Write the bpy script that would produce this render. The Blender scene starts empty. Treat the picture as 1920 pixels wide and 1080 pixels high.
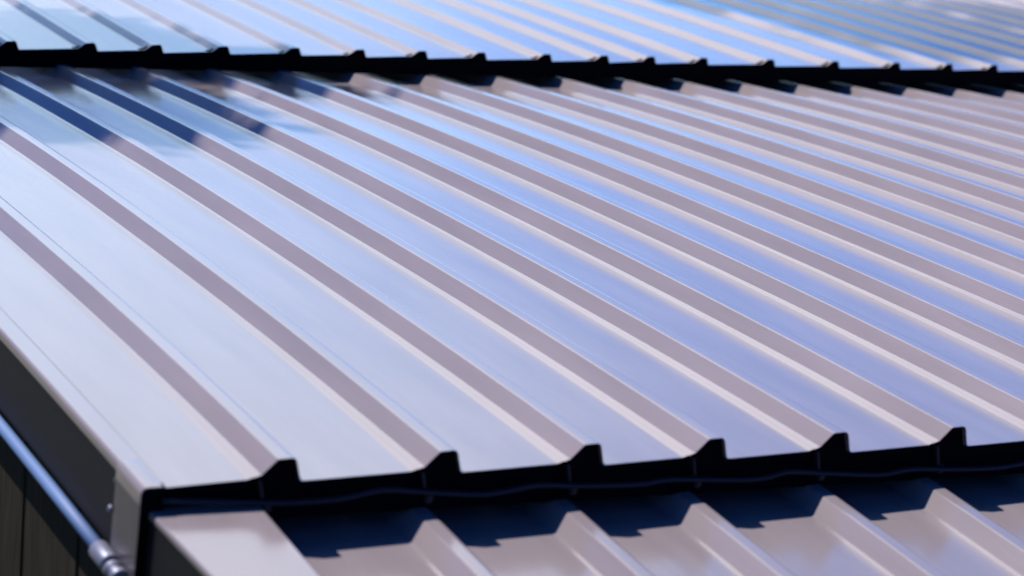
import bpy, bmesh, math, random
from mathutils import Matrix, Vector, noise
R_ = math.radians
scene = bpy.context.scene
C = scene.collection
random.seed(7)

# ---------------------------------------------------------------- frame of the roof in the world
ROOF = Matrix.Translation((0, 0, 3.6)) @ Matrix.Rotation(R_(6), 4, 'X')     # the roof rises gently away from its eaves

# ---------------------------------------------------------------- camera
CAM_LOCAL = Matrix(((0.8841162, 0.00888818, -0.46718255, -0.95926923),
                    (-0.45011934, 0.28457142, -0.84641106, -2.22183906),
                    (0.12542375, 0.95861364, 0.25559495, 0.8951318),
                    (0, 0, 0, 1)))
cd = bpy.data.cameras.new('camera'); cam = bpy.data.objects.new('camera', cd); C.objects.link(cam)
cam.matrix_world = ROOF @ CAM_LOCAL
cd.sensor_width = 36; cd.lens = 36 * 4283.05 / 1920
cd.clip_start = .05; cd.clip_end = 3000
cd.dof.use_dof = True; cd.dof.focus_distance = 3.75; cd.dof.aperture_fstop = 4.8
cd.dof.aperture_blades = 8
scene.camera = cam

# ---------------------------------------------------------------- sky and sun
sun_local = Vector((-.45, .55, 1.0)).normalized()
sd = (ROOF.to_3x3() @ sun_local).normalized()
EL = math.asin(sd.z); AZ = math.atan2(sd.x, sd.y)
w = bpy.data.worlds.new('World'); scene.world = w; w.use_nodes = True
nt = w.node_tree; N = nt.nodes; L = nt.links; N.clear()
sky = N.new('ShaderNodeTexSky'); sky.sky_type = 'NISHITA'; sky.sun_disc = False
sky.sun_elevation = EL; sky.sun_rotation = AZ; sky.altitude = 300
sky.air_density = 1.0; sky.dust_density = .6; sky.ozone_density = 2.5
bg = N.new('ShaderNodeBackground'); out = N.new('ShaderNodeOutputWorld')
bg.inputs['Strength'].default_value = .10
# bright cloud and sky sectors, unseen, shaped for what the roof mirrors
tc = N.new('ShaderNodeTexCoord'); sep = N.new('ShaderNodeSeparateXYZ')
L.new(tc.outputs['Generated'], sep.inputs[0])
nz = N.new('ShaderNodeTexNoise'); nz.inputs['Scale'].default_value = 2.2; nz.inputs['Detail'].default_value = 4
mp = N.new('ShaderNodeMapping'); mp.inputs['Scale'].default_value = (1, 1, 3.0)
L.new(tc.outputs['Generated'], mp.inputs[0]); L.new(mp.outputs[0], nz.inputs['Vector'])
def math_node(op, a, b=None, clamp=False):
    m = N.new('ShaderNodeMath'); m.operation = op; m.use_clamp = clamp
    for i, v in enumerate((a, b)):
        if v is None: continue
        if isinstance(v, (int, float)): m.inputs[i].default_value = v
        else: L.new(v, m.inputs[i])
    return m.outputs[0]
def sstep(v, a, b):
    r = N.new('ShaderNodeMapRange'); r.interpolation_type = 'SMOOTHSTEP'
    L.new(v, r.inputs[0]); r.inputs[1].default_value = a; r.inputs[2].default_value = b
    return r.outputs[0]
az = math_node('ARCTAN2', sep.outputs[0], sep.outputs[1]); el = math_node('ARCSINE', sep.outputs[2])
wav = math_node('MULTIPLY', math_node('SUBTRACT', nz.outputs[0], .5), R_(16))        # ragged margins for the added cloud
azw = math_node('ADD', az, wav)
side = math_node('MULTIPLY', sstep(azw, R_(-8), R_(5)), math_node('SUBTRACT', 1.0, sstep(math_node('SUBTRACT', azw, math_node('MULTIPLY', el, .6)), R_(5), R_(20))))
low = math_node('SUBTRACT', 1.0, sstep(el, R_(55), R_(75)))
cov = math_node('MULTIPLY', side, low)
haze_band = math_node('MULTIPLY', math_node('SUBTRACT', 1.0, sstep(el, R_(4), R_(17))), sstep(az, R_(-6), R_(8)))
mixc = N.new('ShaderNodeMixRGB'); mixc.inputs[2].default_value = (7.4, 10.0, 13.2, 1)
tint = N.new('ShaderNodeMixRGB'); tint.blend_type = 'MULTIPLY'; tint.inputs[0].default_value = 1; 
sect = math_node('MULTIPLY', sstep(az, R_(-8), R_(4)), math_node('SUBTRACT', 1.0, sstep(az, R_(60), R_(85))))
tcol = N.new('ShaderNodeMixRGB'); tcol.inputs[1].default_value = (.08, .25, .62, 1); tcol.inputs[2].default_value = (.02, .97, 1.92, 1)
L.new(sect, tcol.inputs[0]); L.new(tcol.outputs[0], tint.inputs[2])
L.new(sky.outputs[0], tint.inputs[1])
mh = N.new('ShaderNodeMixRGB'); mh.inputs[2].default_value = (7.5, 11.2, 15.5, 1)
L.new(haze_band, mh.inputs[0]); L.new(tint.outputs[0], mh.inputs[1])
L.new(cov, mixc.inputs[0]); L.new(mh.outputs[0], mixc.inputs[1])
# ragged dark blue patches added low in the sky, darkening reflections ahead and right
nz2 = N.new('ShaderNodeTexNoise'); nz2.inputs['Scale'].default_value = 9; nz2.inputs['Detail'].default_value = 5
L.new(mp.outputs[0], nz2.inputs['Vector'])
rag = math_node('MULTIPLY', math_node('SUBTRACT', nz2.outputs[0], .5), R_(12))
elr = math_node('ADD', el, rag)
darkA = math_node('MULTIPLY', math_node('SUBTRACT', 1.0, sstep(elr, R_(12.8), R_(13.6))), math_node('MULTIPLY', sstep(az, R_(2), R_(8)), math_node('SUBTRACT', 1.0, sstep(azw, R_(20), R_(24)))))
darkB = math_node('MULTIPLY', math_node('SUBTRACT', 1.0, sstep(elr, R_(12.5), R_(14.2))), sstep(azw, R_(33), R_(37)))
dark = math_node('MAXIMUM', darkA, darkB)
mixd = N.new('ShaderNodeMixRGB'); mixd.inputs[2].default_value = (.10, .80, 4.2, 1)
L.new(dark, mixd.inputs[0]); bright = N.new('ShaderNodeMixRGB'); bright.inputs[2].default_value = (14.5, 14.2, 15.0, 1)         # added cloud whitened higher up, for brighter rib reflections
L.new(mixc.outputs[0], bright.inputs[1]); L.new(math_node('MULTIPLY', .85, math_node('MULTIPLY', cov, sstep(el, R_(26), R_(38)))), bright.inputs[0])
L.new(bright.outputs[0], mixd.inputs[1])
L.new(mixd.outputs[0], bg.inputs['Color']); L.new(bg.outputs[0], out.inputs[0])

sl = bpy.data.lights.new('sun', 'SUN'); so = bpy.data.objects.new('sun', sl); C.objects.link(so)
sl.energy = 4.6; sl.angle = R_(.5); sl.color = (1, .875, .85)
so.rotation_euler = sd.to_track_quat('Z', 'Y').to_euler(); so.location = (4, 4, 14)

scene.view_settings.view_transform = 'Standard'; scene.view_settings.look = 'None'
scene.view_settings.exposure = .69; scene.view_settings.gamma = 1
scene.render.engine = 'CYCLES'

# ---------------------------------------------------------------- materials
def new_mat(name):
    m = bpy.data.materials.new(name); m.use_nodes = True
    return m, m.node_tree, m.node_tree.nodes['Principled BSDF']
def paint(name, col, metal, rough, bump=.0, dirt=.08, coat=0., spec=.5, fleck=.009, ior=1.5):
    m, t, b = new_mat(name); n, l = t.nodes, t.links
    tc = n.new('ShaderNodeTexCoord')
    mp = n.new('ShaderNodeMapping'); mp.inputs['Scale'].default_value = (9, 1.2, 9)
    l.new(tc.outputs['Object'], mp.inputs[0])
    a = n.new('ShaderNodeTexNoise'); a.inputs['Scale'].default_value = 2.5; a.inputs['Detail'].default_value = 6
    l.new(mp.outputs[0], a.inputs['Vector'])
    rmp = n.new('ShaderNodeMapRange'); l.new(a.outputs[0], rmp.inputs[0])
    rmp.inputs[1].default_value = .3; rmp.inputs[2].default_value = .75
    rmp.inputs[3].default_value = 1 - dirt; rmp.inputs[4].default_value = 1
    mx = n.new('ShaderNodeMixRGB'); mx.blend_type = 'MULTIPLY'; mx.inputs[0].default_value = 1
    mx.inputs[1].default_value = (*col, 1); l.new(rmp.outputs[0], mx.inputs[2])
    # tiny pale flecks of grit
    vo = n.new('ShaderNodeTexVoronoi'); vo.inputs['Scale'].default_value = 7; l.new(tc.outputs['Object'], vo.inputs['Vector'])
    lt = n.new('ShaderNodeMath'); lt.operation = 'LESS_THAN'; lt.inputs[1].default_value = fleck; l.new(vo.outputs['Distance'], lt.inputs[0])
    m2 = n.new('ShaderNodeMixRGB'); m2.inputs[2].default_value = (.8, .8, .78, 1)
    l.new(lt.outputs[0], m2.inputs[0]); l.new(mx.outputs[0], m2.inputs[1])
    l.new(m2.outputs[0], b.inputs['Base Color'])
    b.inputs['IOR'].default_value = ior; b.inputs['Metallic'].default_value = metal; b.inputs['Specular IOR Level'].default_value = spec
    rr = n.new('ShaderNodeMapRange'); l.new(a.outputs[0], rr.inputs[0])
    rr.inputs[1].default_value = .3; rr.inputs[2].default_value = .75
    rr.inputs[3].default_value = rough * .92; rr.inputs[4].default_value = rough * 1.1
    l.new(rr.outputs[0], b.inputs['Roughness'])
    b.inputs['Coat Weight'].default_value = coat; b.inputs['Coat Roughness'].default_value = .12
    if bump:
        mp2 = n.new('ShaderNodeMapping'); mp2.inputs['Scale'].default_value = (6, 1.4, 6); l.new(tc.outputs['Object'], mp2.inputs[0])
        c = n.new('ShaderNodeTexNoise'); c.inputs['Scale'].default_value = 1.6; c.inputs['Detail'].default_value = 2; l.new(mp2.outputs[0], c.inputs['Vector'])
        d = n.new('ShaderNodeTexNoise'); d.inputs['Scale'].default_value = 900; d.inputs['Detail'].default_value = 2; l.new(tc.outputs['Object'], d.inputs['Vector'])
        b1 = n.new('ShaderNodeBump'); b1.inputs['Strength'].default_value = 1; b1.inputs['Distance'].default_value = bump; l.new(c.outputs[0], b1.inputs['Height'])
        b2 = n.new('ShaderNodeBump'); b2.inputs['Strength'].default_value = .12; b2.inputs['Distance'].default_value = .0004; l.new(d.outputs[0], b2.inputs['Height'])
        mp3 = n.new('ShaderNodeMapping'); mp3.inputs['Scale'].default_value = (260, 2.2, 90); l.new(tc.outputs['Object'], mp3.inputs[0])
        e = n.new('ShaderNodeTexNoise'); e.inputs['Scale'].default_value = 2; e.inputs['Detail'].default_value = 3; l.new(mp3.outputs[0], e.inputs['Vector'])
        b3 = n.new('ShaderNodeBump'); b3.inputs['Strength'].default_value = 1; b3.inputs['Distance'].default_value = .00012; l.new(e.outputs[0], b3.inputs['Height'])
        l.new(b1.outputs[0], b2.inputs['Normal']); l.new(b2.outputs[0], b3.inputs['Normal']); l.new(b3.outputs[0], b.inputs['Normal'])
    return m
M_ROOF = paint('painted_metal', (.222, .204, .212), .08, .15, bump=.0010, ior=1.65, dirt=.14)
M_SIDE = paint('painted_metal_side', (.222, .204, .212), .08, .15, bump=.0006, ior=1.65)
M_TRIM = paint('shade_tinted_trim', (.010, .010, .014), 0, .5, bump=.0006, spec=.12, fleck=-1)  # shade put into the colour: drop faces darkened as if unlit
M_CAP = paint('shade_tinted_cap', (.060, .056, .066), .0, .32, fleck=-1)  # side plate darkened in colour to look shaded below the lit shoulder
M_BLACK = paint('black_closure', (.002, .0026, .005), 0, .7, dirt=.2, spec=.03, fleck=-1)
M_CABLE = paint('cable_sheath', (.010, .016, .032), 0, .4, dirt=.1, spec=.2, fleck=-1)
M_ZINC = paint('zinc', (.16, .18, .24), .5, .5, dirt=.15, fleck=-1)
M_BEAD = paint('sky_tinted_bead', (.08, .16, .33), .0, .6, dirt=.15, fleck=-1)  # blue sky reflection put into the base colour of the bead
def wood_mat():
    m, t, b = new_mat('dark_boards'); n, l = t.nodes, t.links
    tc = n.new('ShaderNodeTexCoord'); mp = n.new('ShaderNodeMapping'); mp.inputs['Scale'].default_value = (30, 30, 3)
    l.new(tc.outputs['Object'], mp.inputs[0])
    a = n.new('ShaderNodeTexNoise'); a.inputs['Scale'].default_value = 3; a.inputs['Detail'].default_value = 8; l.new(mp.outputs[0], a.inputs['Vector'])
    r = n.new('ShaderNodeValToRGB'); r.color_ramp.elements[0].position = .3; r.color_ramp.elements[1].position = .75
    r.color_ramp.elements[0].color = (.009, .0083, .0058, 1); r.color_ramp.elements[1].color = (.024, .0215, .015, 1)
    l.new(a.outputs[0], r.inputs[0]); l.new(r.outputs[0], b.inputs['Base Color']); b.inputs['Roughness'].default_value = .8; b.inputs['Specular IOR Level'].default_value = .1
    bp = n.new('ShaderNodeBump'); bp.inputs['Distance'].default_value = .001; l.new(a.outputs[0], bp.inputs['Height']); l.new(bp.outputs[0], b.inputs['Normal'])
    return m
M_WALL = wood_mat()
def leaf_mat(name, c0, c1):
    m, t, b = new_mat(name); n, l = t.nodes, t.links
    oi = n.new('ShaderNodeNewGeometry'); r = n.new('ShaderNodeValToRGB')
    r.color_ramp.elements[0].color = (*c0, 1); r.color_ramp.elements[1].color = (*c1, 1)
    l.new(oi.outputs['Random Per Island'], r.inputs[0]); l.new(r.outputs[0], b.inputs['Base Color']); b.inputs['Roughness'].default_value = .55
    return m
M_LEAF = leaf_mat('leaf', (.04, .075, .02), (.08, .12, .035))
def bark_mat():
    m, t, b = new_mat('bark'); n, l = t.nodes, t.links
    a = n.new('ShaderNodeTexNoise'); a.inputs['Scale'].default_value = 9; a.inputs['Detail'].default_value = 6
    r = n.new('ShaderNodeValToRGB'); r.color_ramp.elements[0].color = (.05, .035, .025, 1); r.color_ramp.elements[1].color = (.16, .12, .09, 1)
    l.new(a.outputs[0], r.inputs[0]); l.new(r.outputs[0], b.inputs['Base Color']); b.inputs['Roughness'].default_value = .9
    return m
M_BARK = bark_mat()
def ground_mat():
    m, t, b = new_mat('grass_ground'); n, l = t.nodes, t.links
    tc = n.new('ShaderNodeTexCoord')
    a = n.new('ShaderNodeTexNoise'); a.inputs['Scale'].default_value = .6; a.inputs['Detail'].default_value = 10; l.new(tc.outputs['Object'], a.inputs['Vector'])
    r = n.new('ShaderNodeValToRGB'); r.color_ramp.elements[0].color = (.035, .055, .02, 1); r.color_ramp.elements[1].color = (.10, .11, .05, 1)
    l.new(a.outputs[0], r.inputs[0]); l.new(r.outputs[0], b.inputs['Base Color']); b.inputs['Roughness'].default_value = .95
    return m
M_GROUND = ground_mat()

# ---------------------------------------------------------------- helpers
def link_mesh(name, bm, mat, parent=None, weighted=False):
    me = bpy.data.meshes.new(name); bm.normal_update(); bm.to_mesh(me); bm.free(); me.materials.append(mat)
    o = bpy.data.objects.new(name, me); C.objects.link(o)
    if parent is not None: o.parent = parent
    if weighted:
        for p in me.polygons: p.use_smooth = True
        wn = o.modifiers.new('weighted', 'WEIGHTED_NORMAL'); wn.weight = 100; wn.keep_sharp = True
    return o
def smooth(o):
    for p in o.data.polygons: p.use_smooth = True
def tag(o, label, cat=None, group=None, kind=None):
    if label: o['label'] = label
    if cat: o['category'] = cat
    if group: o['group'] = group
    if kind: o['kind'] = kind
def fillet(pts, rad, n=4):
    """round the inner corners of an open polyline (x,z); rad = one radius per inner corner"""
    out = [pts[0]]
    for i in range(1, len(pts) - 1):
        p, a, b = Vector(pts[i]), Vector(pts[i - 1]), Vector(pts[i + 1])
        r = rad[i - 1]
        if r <= 0: out.append(tuple(p)); continue
        u, v = (a - p), (b - p); lu, lv = u.length, v.length; u /= lu; v /= lv
        ang = u.angle(v); d = min(r / math.tan(ang / 2), .45 * lu, .45 * lv)
        q0, q1 = p + u * d, p + v * d
        for k in range(n + 1):
            t = k / n; out.append(tuple((1 - t) ** 2 * q0 + 2 * t * (1 - t) * p + t * t * q1))
    out.append(pts[-1]); return out

class Tier:
    """a gently curved roof plane: z = z0 + a (Y-yr) - c (Y-yr)^2 / 2; the eave runs along Y = y0 + s X"""
    def __init__(t, z0, a, yr, c, y0, s, y1): t.z0, t.a, t.yr, t.c, t.y0, t.s, t.y1 = z0, a, yr, c, y0, s, y1
    def z(t, Y): d = Y - t.yr; return t.z0 + t.a * d - t.c * d * d / 2
    def eave(t, X): return t.y0 + t.s * X
FAR = Tier(-0.0540, -0.0120, 3.3, .012, 2.768, .0982, 8.4)
MID = Tier(0, 0, 0, 0.0277613, 0, 0, 5.0)
NEAR = Tier(-0.0720, 0.0470, 0, 0.0267, -1.3, 0, .55)
FAR_X = [0.6355, 0.8006, 0.974, 1.1652, 1.3456, 1.5234, 1.6994, 1.9016, 2.0845, 2.2386, 2.4162, 2.6515, 2.8889, 3.1222, 3.3315, 3.5154]
MID_X = [0, 0.2016, 0.3943, 0.5713, 0.7576, 0.9482, 1.1378, 1.3342, 1.5366, 1.7453, 1.9549]
NEAR_X = [.176, .366, .541, .737, .912]
XL = -.155

def sheet(t, prof, ny, y_end=None, th=.0009, wob=None, lift=0):
    """sweep profile (x,z) up the roof as a thin sheet with a visible edge at the eave"""
    bm = bmesh.new(); cols = []
    for side in (0, 1):
        rows = []
        for j in range(ny + 1):
            row = []
            pj = prof(j / ny * (t.y1 - t.y0)) if callable(prof) else prof
            for (x, z) in pj:
                e = t.eave(x); Y = e + (( y_end or t.y1) - e) * j / ny
                dx, dz = wob(x, Y) if wob else (0, 0)
                row.append(bm.verts.new((x + dx, Y, t.z(Y) + z + dz + lift - side * th)))
            rows.append(row)
        cols.append(rows)
    n = len(pj)
    for j in range(ny):
        for i in range(n - 1):
            a = cols[0]; bm.faces.new((a[j][i], a[j][i + 1], a[j + 1][i + 1], a[j + 1][i]))
            a = cols[1]; bm.faces.new((a[j][i], a[j + 1][i], a[j + 1][i + 1], a[j][i + 1]))
    for i in range(n - 1):
        e = bm.faces.new((cols[0][0][i], cols[1][0][i], cols[1][0][i + 1], cols[0][0][i + 1]))
    bm.edges.ensure_lookup_table()
    for ed in bm.edges:
        if len(ed.link_faces) == 2 and ed.calc_face_angle(0) > R_(75): ed.smooth = False
    return bm

def rib_profile(X, h, d=0.):
    """d = distance up from the eave: the foot of the rib is pressed wide at the eave and narrows upwards"""
    s = h / .028; k = max(0., 1 - d / 1.3) ** 1.2; w = .0045 + .0125 * k; a = -.0178 - w
    za = .0042 + (a + .046) * .033; zf = za + w * .29 * min(s, 1)
    p = [(-.046, .0042), (a, za), (a + w * .45, za + w * .145), (a + w * .50, za + w * .130), (-.0178, zf), (0, h - .0012), (.022, h), (.030, 0.0), (.034, .0002)]
    r = [.0015, .0008, .0008, .0022, .0050, .0080, .003]
    return [(X + a, b) for a, b in fillet(p, r, 4)]
def pan_profile(xa, xb, h):
    n = 6; pts = []
    for i in range(n + 1):
        u = i / n; pts.append((xa + (xb - xa) * u, .0002 + .0040 * u))
    return pts

def closure_profile_bm(t, xs, h, depth, x0, x1, back=.006, thick=.012, top_drop=.0012):
    """dark filler plate that follows the ribs under the eave"""
    top = [(x0, 0)]
    for X in xs: top += [(x, z) for x, z in rib_profile(X, h)]
    top.append((x1, .001))
    bm = bmesh.new(); F = []; 
    for x, z in top:
        Y = t.eave(x) + back; zz = t.z(Y)
        F.append([bm.verts.new((x, Y, zz + z - top_drop)), bm.verts.new((x, Y, zz - depth)),
                  bm.verts.new((x, Y + thick, zz + z - top_drop)), bm.verts.new((x, Y + thick, zz - depth))])
    for a, b in zip(F, F[1:]):
        bm.faces.new((a[0], a[1], b[1], b[0])); bm.faces.new((a[2], b[2], b[3], a[3]))
        bm.faces.new((a[0], b[0], b[2], a[2])); bm.faces.new((a[1], a[3], b[3], b[1]))
    bm.faces.new((F[0][0], F[0][2], F[0][3], F[0][1])); bm.faces.new((F[-1][0], F[-1][1], F[-1][3], F[-1][2]))
    return bm

def wobble(amp, seed):
    def f(x, Y):
        a = noise.noise(Vector((x * 3 + seed, Y * 1.3, seed * 2.1))); b = noise.noise(Vector((x * 3 + seed + 9, Y * 1.1, 4.2)))
        return (a * amp, b * amp * .35)
    return f

def roof_tier(name, t, xs, h, x1, ny, label, closure_depth, y_end=None, seed=0, x_first=None, strip_taper=True):
    root = bpy.data.objects.new(name, None); C.objects.link(root); root.matrix_world = ROOF
    tag(root, label, 'metal roof', 'stepped metal roof tiers')
    wb = wobble(.0022, seed)
    for X in xs:
        link_mesh('roof_rib', sheet(t, (lambda d, X=X: rib_profile(X, h, d if strip_taper else 9)), ny, y_end, wob=wb), M_ROOF, root, True)
    edges = ([] if x_first is None else [(x_first, xs[0])]) + list(zip(xs, xs[1:]))
    for a, b in edges:
        xa = a if (x_first is not None and a == x_first) else a + .034
        link_mesh('roof_pan', sheet(t, pan_profile(xa, b - .046, h), ny, y_end, wob=wb), M_ROOF, root, True)
    return root

# ---------------------------------------------------------------- roof tiers
far_xs = [.6355 - .19 * k for k in (3, 2, 1)] + FAR_X + [3.5154 + .2 * k for k in range(1, 30)]
far = roof_tier('metal_roof', FAR, far_xs, .0195, 0, 26, 'upper metal roof tier behind the middle tier, dappled with tree shade at its right', .04, seed=3, strip_taper=False, x_first=-.128)
link_mesh('eave_closure', closure_profile_bm(FAR, far_xs, .0195, .042, far_xs[0] - .05, far_xs[-1] + .06), M_BLACK, far)

mid_xs = MID_X + [1.9549 + .2 * k for k in range(1, 18)]
mid = roof_tier('metal_roof', MID, mid_xs, .0285, 0, 30, 'middle metal roof tier with the long sunlit ribs, filling most of the view', .045, seed=1, x_first=-.128)

near_xs = NEAR_X + [.912 + .19 * k for k in range(1, 8)]
near = roof_tier('metal_roof', NEAR, near_xs, .0275, 0, 16, 'lowest metal roof tier in front, half shaded under the middle tier eave', .03, seed=5, x_first=-.005)

# left edge (barge) of the middle tier: pan rolls over a rounded corner into a drop face
def sweep_y(pts_fn, y0, y1, ny, th=.0012):
    """sweep a profile given per Y as list of (x,z) ; z is absolute in the roof frame"""
    bm = bmesh.new(); rows = []
    for j in range(ny + 1):
        Y = y0 + (y1 - y0) * j / ny; rows.append([bm.verts.new((x, Y, z)) for x, z in pts_fn(Y)])
    for j in range(ny):
        for i in range(len(rows[0]) - 1):
            bm.faces.new((rows[j][i], rows[j][i + 1], rows[j + 1][i + 1], rows[j + 1][i]))
    return bm
def solid(o, th, off=-1):
    m = o.modifiers.new('thickness', 'SOLIDIFY'); m.thickness = th; m.offset = off; m.use_even_offset = False
    o.modifiers.move(len(o.modifiers) - 1, 0)
def edge_pts(Y):
    z = MID.z(Y); return fillet([(XL, z - .0130), (XL, z - .0008), (-.1276, z + .0002)], [.011], 8)
def drop_pts(Y):
    z = MID.z(Y); return [(XL + .0010, z - .104), (XL + .0010, z - .0095)]
def cap_pts(Y):
    z = MID.z(Y); return fillet([(XL - .0028, z - .0195), (XL - .0028, z + .0018), (-.1330, z + .0022)], [.0185], 10)
def plate_pts(Y):
    z = MID.z(Y); return [(XL - .0022, z - .20), (XL - .0022, z - .0160)]
o = link_mesh('edge_flashing', sweep_y(edge_pts, 0, 5.0, 30), M_ROOF, mid, True); solid(o, .0012)
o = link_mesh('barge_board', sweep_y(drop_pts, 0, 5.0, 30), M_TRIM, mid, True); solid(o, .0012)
def far_edge(Y):
    z = FAR.z(Y); return fillet([(XL, z - .0130), (XL, z - .0008), (-.1276, z + .0002)], [.011], 8)
def far_drop(Y):
    z = FAR.z(Y); return [(XL + .0010, z - .15), (XL + .0010, z - .0095)]
o = link_mesh('edge_flashing', sweep_y(far_edge, FAR.eave(XL), 8.4, 26), M_ROOF, far, True); solid(o, .0012)
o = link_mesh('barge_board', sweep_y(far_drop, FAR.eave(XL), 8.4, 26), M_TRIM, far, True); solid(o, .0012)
o = link_mesh('corner_cap', sweep_y(cap_pts, -.001, .085, 4), M_ROOF, mid, True); solid(o, .0016)
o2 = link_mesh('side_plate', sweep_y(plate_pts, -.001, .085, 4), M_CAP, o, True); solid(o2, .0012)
cap = o
def disc_head(c, axis, r, hgt):
    bm = bmesh.new(); bmesh.ops.create_uvsphere(bm, u_segments=20, v_segments=10, radius=r)
    for v in bm.verts: v.co.z = v.co.z * hgt / r if v.co.z > 0 else v.co.z * .1
    q = Vector(axis).to_track_quat('Z', 'Y'); bmesh.ops.rotate(bm, verts=bm.verts, matrix=q.to_matrix()); bmesh.ops.translate(bm, verts=bm.verts, vec=c); return bm
o = link_mesh('rivet', disc_head((XL - .0022, .094, -.060), (-1, 0, 0), .0052, .0038), M_ZINC, cap); smooth(o)
# closure plate of the middle eave, turning down the corner
link_mesh('eave_closure', closure_profile_bm(MID, mid_xs, .0285, .047, -.130, mid_xs[-1] + .06, back=.008), M_BLACK, mid)
def box_bm(x0, x1, y0, y1, z0, z1, bev=0):
    bm = bmesh.new(); bmesh.ops.create_cube(bm, size=1)
    for v in bm.verts: v.co = Vector(((x0 + x1) / 2 + v.co.x * (x1 - x0), (y0 + y1) / 2 + v.co.y * (y1 - y0), (z0 + z1) / 2 + v.co.z * (z1 - z0)))
    if bev: bmesh.ops.bevel(bm, geom=list(bm.edges), offset=bev, segments=2, affect='EDGES')
    return bm
bm = bmesh.new()
outl = fillet([(XL - .0008, -.24), (XL - .0008, .0000), (-.1290, .0004)], [.0175], 8) + [(-.1290, -.046), (-.1315, -.24)]
fr = [bm.verts.new((x, -.0005, z)) for x, z in outl]; bk = [bm.verts.new((x, .014, z)) for x, z in outl]
bm.faces.new(fr); bm.faces.new(bk[::-1])
for k in range(len(outl)): bm.faces.new((fr[k], bk[k], bk[(k + 1) % len(outl)], fr[(k + 1) % len(outl)]))
bmesh.ops.recalc_face_normals(bm, faces=bm.faces)
link_mesh('corner_closure', bm, M_BLACK, mid)
# clips under every rib foot
for k, X in enumerate(mid_xs[:9]):
    bm = box_bm(X - .020, X - .0165, -.0015, .007, -.026, .003, .0006)
    for v in bm.verts: v.co.x += (-.003 - v.co.z) * .25
    b2 = box_bm(X - .013, X - .003, -.0035, .006, -.036, -.024, .002)
    me = bpy.data.meshes.new('t'); b2.to_mesh(me); b2.free(); bm.from_mesh(me); bpy.data.meshes.remove(me)
    link_mesh('eave_clip', bm, M_CABLE, mid)

# rolled bead along the lower edge of the barge, with its coupling and open end
def tube(path, r, seg=14, cap=True):
    bm = bmesh.new(); rings = []
    for i, p in enumerate(path):
        p = Vector(p); a = Vector(path[max(i - 1, 0)]); b = Vector(path[min(i + 1, len(path) - 1)]); d = (b - a).normalized()
        u = d.cross(Vector((0, 0, 1))).normalized(); v = u.cross(d)
        rr = r[i] if isinstance(r, (list, tuple)) else r
        rings.append([bm.verts.new(p + (u * math.cos(2 * math.pi * k / seg) + v * math.sin(2 * math.pi * k / seg)) * rr) for k in range(seg)])
    for a, b in zip(rings, rings[1:]):
        for k in range(seg): bm.faces.new((a[k], a[(k + 1) % seg], b[(k + 1) % seg], b[k]))
    if cap: bm.faces.new(rings[0][::-1]); bm.faces.new(rings[-1])
    return bm
bead_path = [(XL - .009, Y, MID.z(Y) - .111) for Y in [.085 + k * .2 for k in range(25)]]
bead = link_mesh('edge_bead', tube(bead_path, .0080), M_BEAD, mid); smooth(bead)
cp = [(XL - .0095, Y, -.112) for Y in (.104, .101, .060, .057)]
o = link_mesh('bead_coupling', tube(cp, [.0100, .0122, .0122, .0100]), M_ZINC, bead); smooth(o)
cp = [(XL - .0095, Y, -.114) for Y in (.052, .050, .044, .043, .020, .018)]
o = link_mesh('bead_end_ring', tube(cp, [.0090, .0112, .0112, .0085, .0125, .0105]), M_ZINC, bead); smooth(o)

# left edge of the lowest tier: broad raised flashing
def nb(Y):
    z = NEAR.z(Y) + .045; sk = (-.02 - Y) * .085
    xl = -.144 + sk; p = [(xl, z - .008), (xl, z), (-.017, z + .0006), (-.005, z - .0445)]
    return fillet(p, [.0045, .003], 5)
def nd(Y):
    z = NEAR.z(Y) + .045; xl = -.1432 + (-.02 - Y) * .085; return [(xl, z - .16), (xl, z - .005)]
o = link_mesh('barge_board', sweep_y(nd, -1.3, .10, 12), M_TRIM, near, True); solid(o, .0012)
o = link_mesh('barge_flashing', sweep_y(nb, -1.3, .10, 12), M_ROOF, near, True); solid(o, .0012)

# ---------------------------------------------------------------- cable slung under the middle eave
def ray(x, y, Yp):
    d = CAM_LOCAL.to_3x3() @ Vector(((x - 960) / 4283.05, -(y - 540) / 4283.05, -1)); o = CAM_LOCAL.translation
    return o + d * ((Yp - o.y) / d.y)
cable_sag = [(-.125, -.0245), (-.06, -.0285), (0, -.0335), (.045, -.036), (.09, -.034)]
ck = [(305, 943), (400, 944), (500, 946), (560, 945), (640, 938), (720, 922), (800, 926), (900, 930), (960, 922), (1010, 913), (1100, 914), (1200, 911), (1240, 904), (1280, 902),
      (1390, 903), (1440, 898), (1480, 888), (1560, 891), (1650, 893), (1710, 883), (1800, 883), (1870, 880), (1920, 872)]
pts = [ray(x, y - 3, -.005) for x, y in ck]
base = list(pts)
for k in range(12):
    q = base[-9 + (k % 8)]; pts.append(Vector((pts[-1].x + .035, -.004, q.z)))
fine = []
for i in range(len(pts) - 1):
    p0, p1, p2, p3 = pts[max(i - 1, 0)], pts[i], pts[i + 1], pts[min(i + 2, len(pts) - 1)]
    for k in range(5):
        u = k / 5; fine.append(.5 * ((2 * p1) + (p2 - p0) * u + (2 * p0 - 5 * p1 + 4 * p2 - p3) * u * u + (3 * p1 - p0 - 3 * p2 + p3) * u ** 3))
cable = link_mesh('cable', tube(fine, .0032, 10), M_CABLE); smooth(cable); cable.matrix_world = ROOF
tag(cable, 'thin dark wavy cable slung below the eave of the middle roof tier', 'cable')

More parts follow.
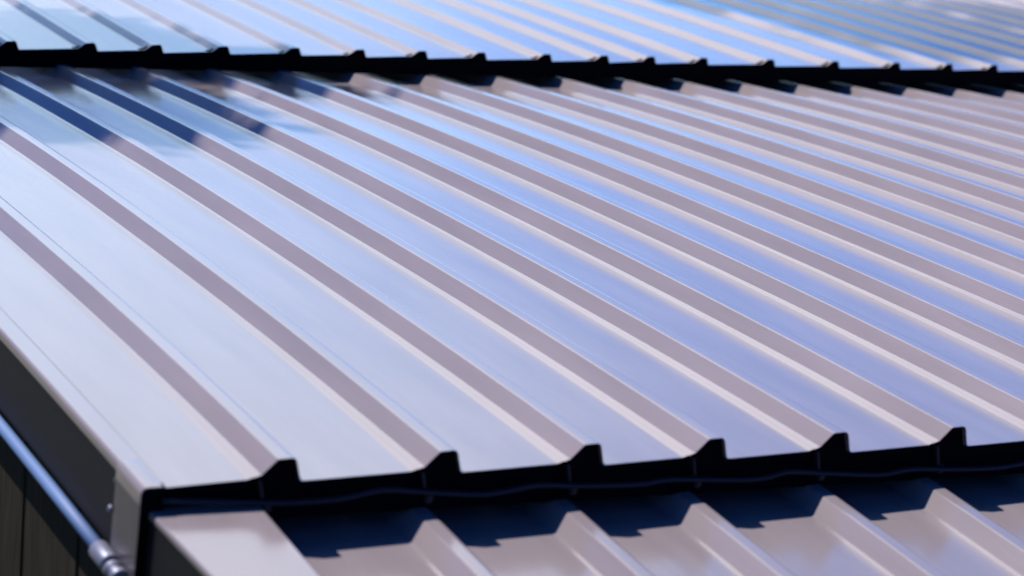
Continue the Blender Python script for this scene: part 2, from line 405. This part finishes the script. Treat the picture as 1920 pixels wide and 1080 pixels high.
# ---------------------------------------------------------------- wall under the left edge
Rinv = ROOF.inverted()
wall = bpy.data.objects.new('house_wall', None); C.objects.link(wall); tag(wall, 'dark brown board wall below the left roof edge', 'wall')
gaps = [.291 - .0 + (.237) * k for k in range(-6, 22)]
for k in range(len(gaps) - 1):
    a, b = gaps[k] + .004, gaps[k + 1] - .004
    bm = bmesh.new(); top = lambda Y: (ROOF @ Vector((0, Y, MID.z(Y) - .075))).z if Y >= .03 else (ROOF @ Vector((0, Y, NEAR.z(Y) - .03))).z
    n = 0; x0, x1 = -.132, -.112
    V = [bm.verts.new(c) for c in ((x0, a, 0), (x0, b, 0), (x0, b, top(b)), (x0, a, top(a)), (x1, a, 0), (x1, b, 0), (x1, b, top(b)), (x1, a, top(a)))]
    for f in ((3, 2, 1, 0), (4, 5, 6, 7), (0, 4, 7, 3), (1, 2, 6, 5), (3, 7, 6, 2), (0, 1, 5, 4)): bm.faces.new([V[i] for i in f])
    bmesh.ops.recalc_face_normals(bm, faces=bm.faces); bmesh.ops.bevel(bm, geom=list(bm.edges), offset=.003, segments=1, affect='EDGES')
    link_mesh('wall_board', bm, M_WALL, wall)
link_mesh('wall_backing', box_bm(-.108, 0.0, gaps[0], gaps[-1], 0, 3.42), M_WALL, wall)

# ---------------------------------------------------------------- ground
bm = bmesh.new(); bmesh.ops.create_grid(bm, x_segments=40, y_segments=40, size=900)
g = link_mesh('ground', bm, M_GROUND); g['kind'] = 'structure'; g['label'] = 'green grassy ground around the building'

# ---------------------------------------------------------------- trees (stand beyond the roof, shade and mirror in it)
def tree(loc, height, crown_r, crown_h, n_clump, leaves, seed, label):
    rnd = random.Random(seed); root = bpy.data.objects.new('broadleaf_tree', None); C.objects.link(root); root.location = loc
    tag(root, label, 'tree', 'trees beyond the roof')
    tb = bmesh.new()
    def add(path, r):
        b = tube(path, r, 9); me = bpy.data.meshes.new('t'); b.to_mesh(me); b.free(); tb.from_mesh(me); bpy.data.meshes.remove(me)
    cz = height - crown_h / 2
    add([(0, 0, -.1), (.05, .03, height * .3), (-.04, .06, height * .6), (.03, 0, height * .86)], [.24, .19, .13, .04])
    clumps = []
    for k in range(n_clump):
        while True:
            d = Vector((rnd.uniform(-1, 1), rnd.uniform(-1, 1), rnd.uniform(-1, 1)))
            if .15 < d.length < 1: break
        c = Vector((d.x * crown_r, d.y * crown_r, cz + d.z * crown_h / 2)); clumps.append((c, rnd.uniform(.28, .62) * crown_r * .55))
        s = Vector((0, 0, max(height * .3, c.z - crown_h * .35)))
        if k % 2 == 0: add([s, s.lerp(c, .5) + Vector((0, 0, .12)), c], [.06, .035, .012])
    o = link_mesh('trunk', tb, M_BARK, root); smooth(o)
    lb = bmesh.new()
    for c, r in clumps:
        for _ in range(leaves):
            d = Vector((rnd.gauss(0, .5), rnd.gauss(0, .5), rnd.gauss(0, .42))) * r + c
            a = Vector((rnd.uniform(-1, 1), rnd.uniform(-1, 1), rnd.uniform(-.5, .5))).normalized(); b = a.cross(Vector((rnd.uniform(-1, 1), rnd.uniform(-1, 1), rnd.uniform(-1, 1)))).normalized()
            s = rnd.uniform(.05, .10)
            lb.faces.new([lb.verts.new(d + a * s), lb.verts.new(d + b * s * .45), lb.verts.new(d - a * s), lb.verts.new(d - b * s * .45)])
    link_mesh('crown', lb, M_LEAF, root)
    return root
TREES = True
if TREES:
    tree((-2.0, 4.9, 0), 10.5, .68, 1.3, 14, 340, 13, 'tree close to the left roof edge, its shade dappling the ribs at the upper left')
    tree((-.40, 8.3, 0), 15.2, 1.0, 2.5, 20, 420, 12, 'tallest tree, beside the upper roof tier, shading its far right part')
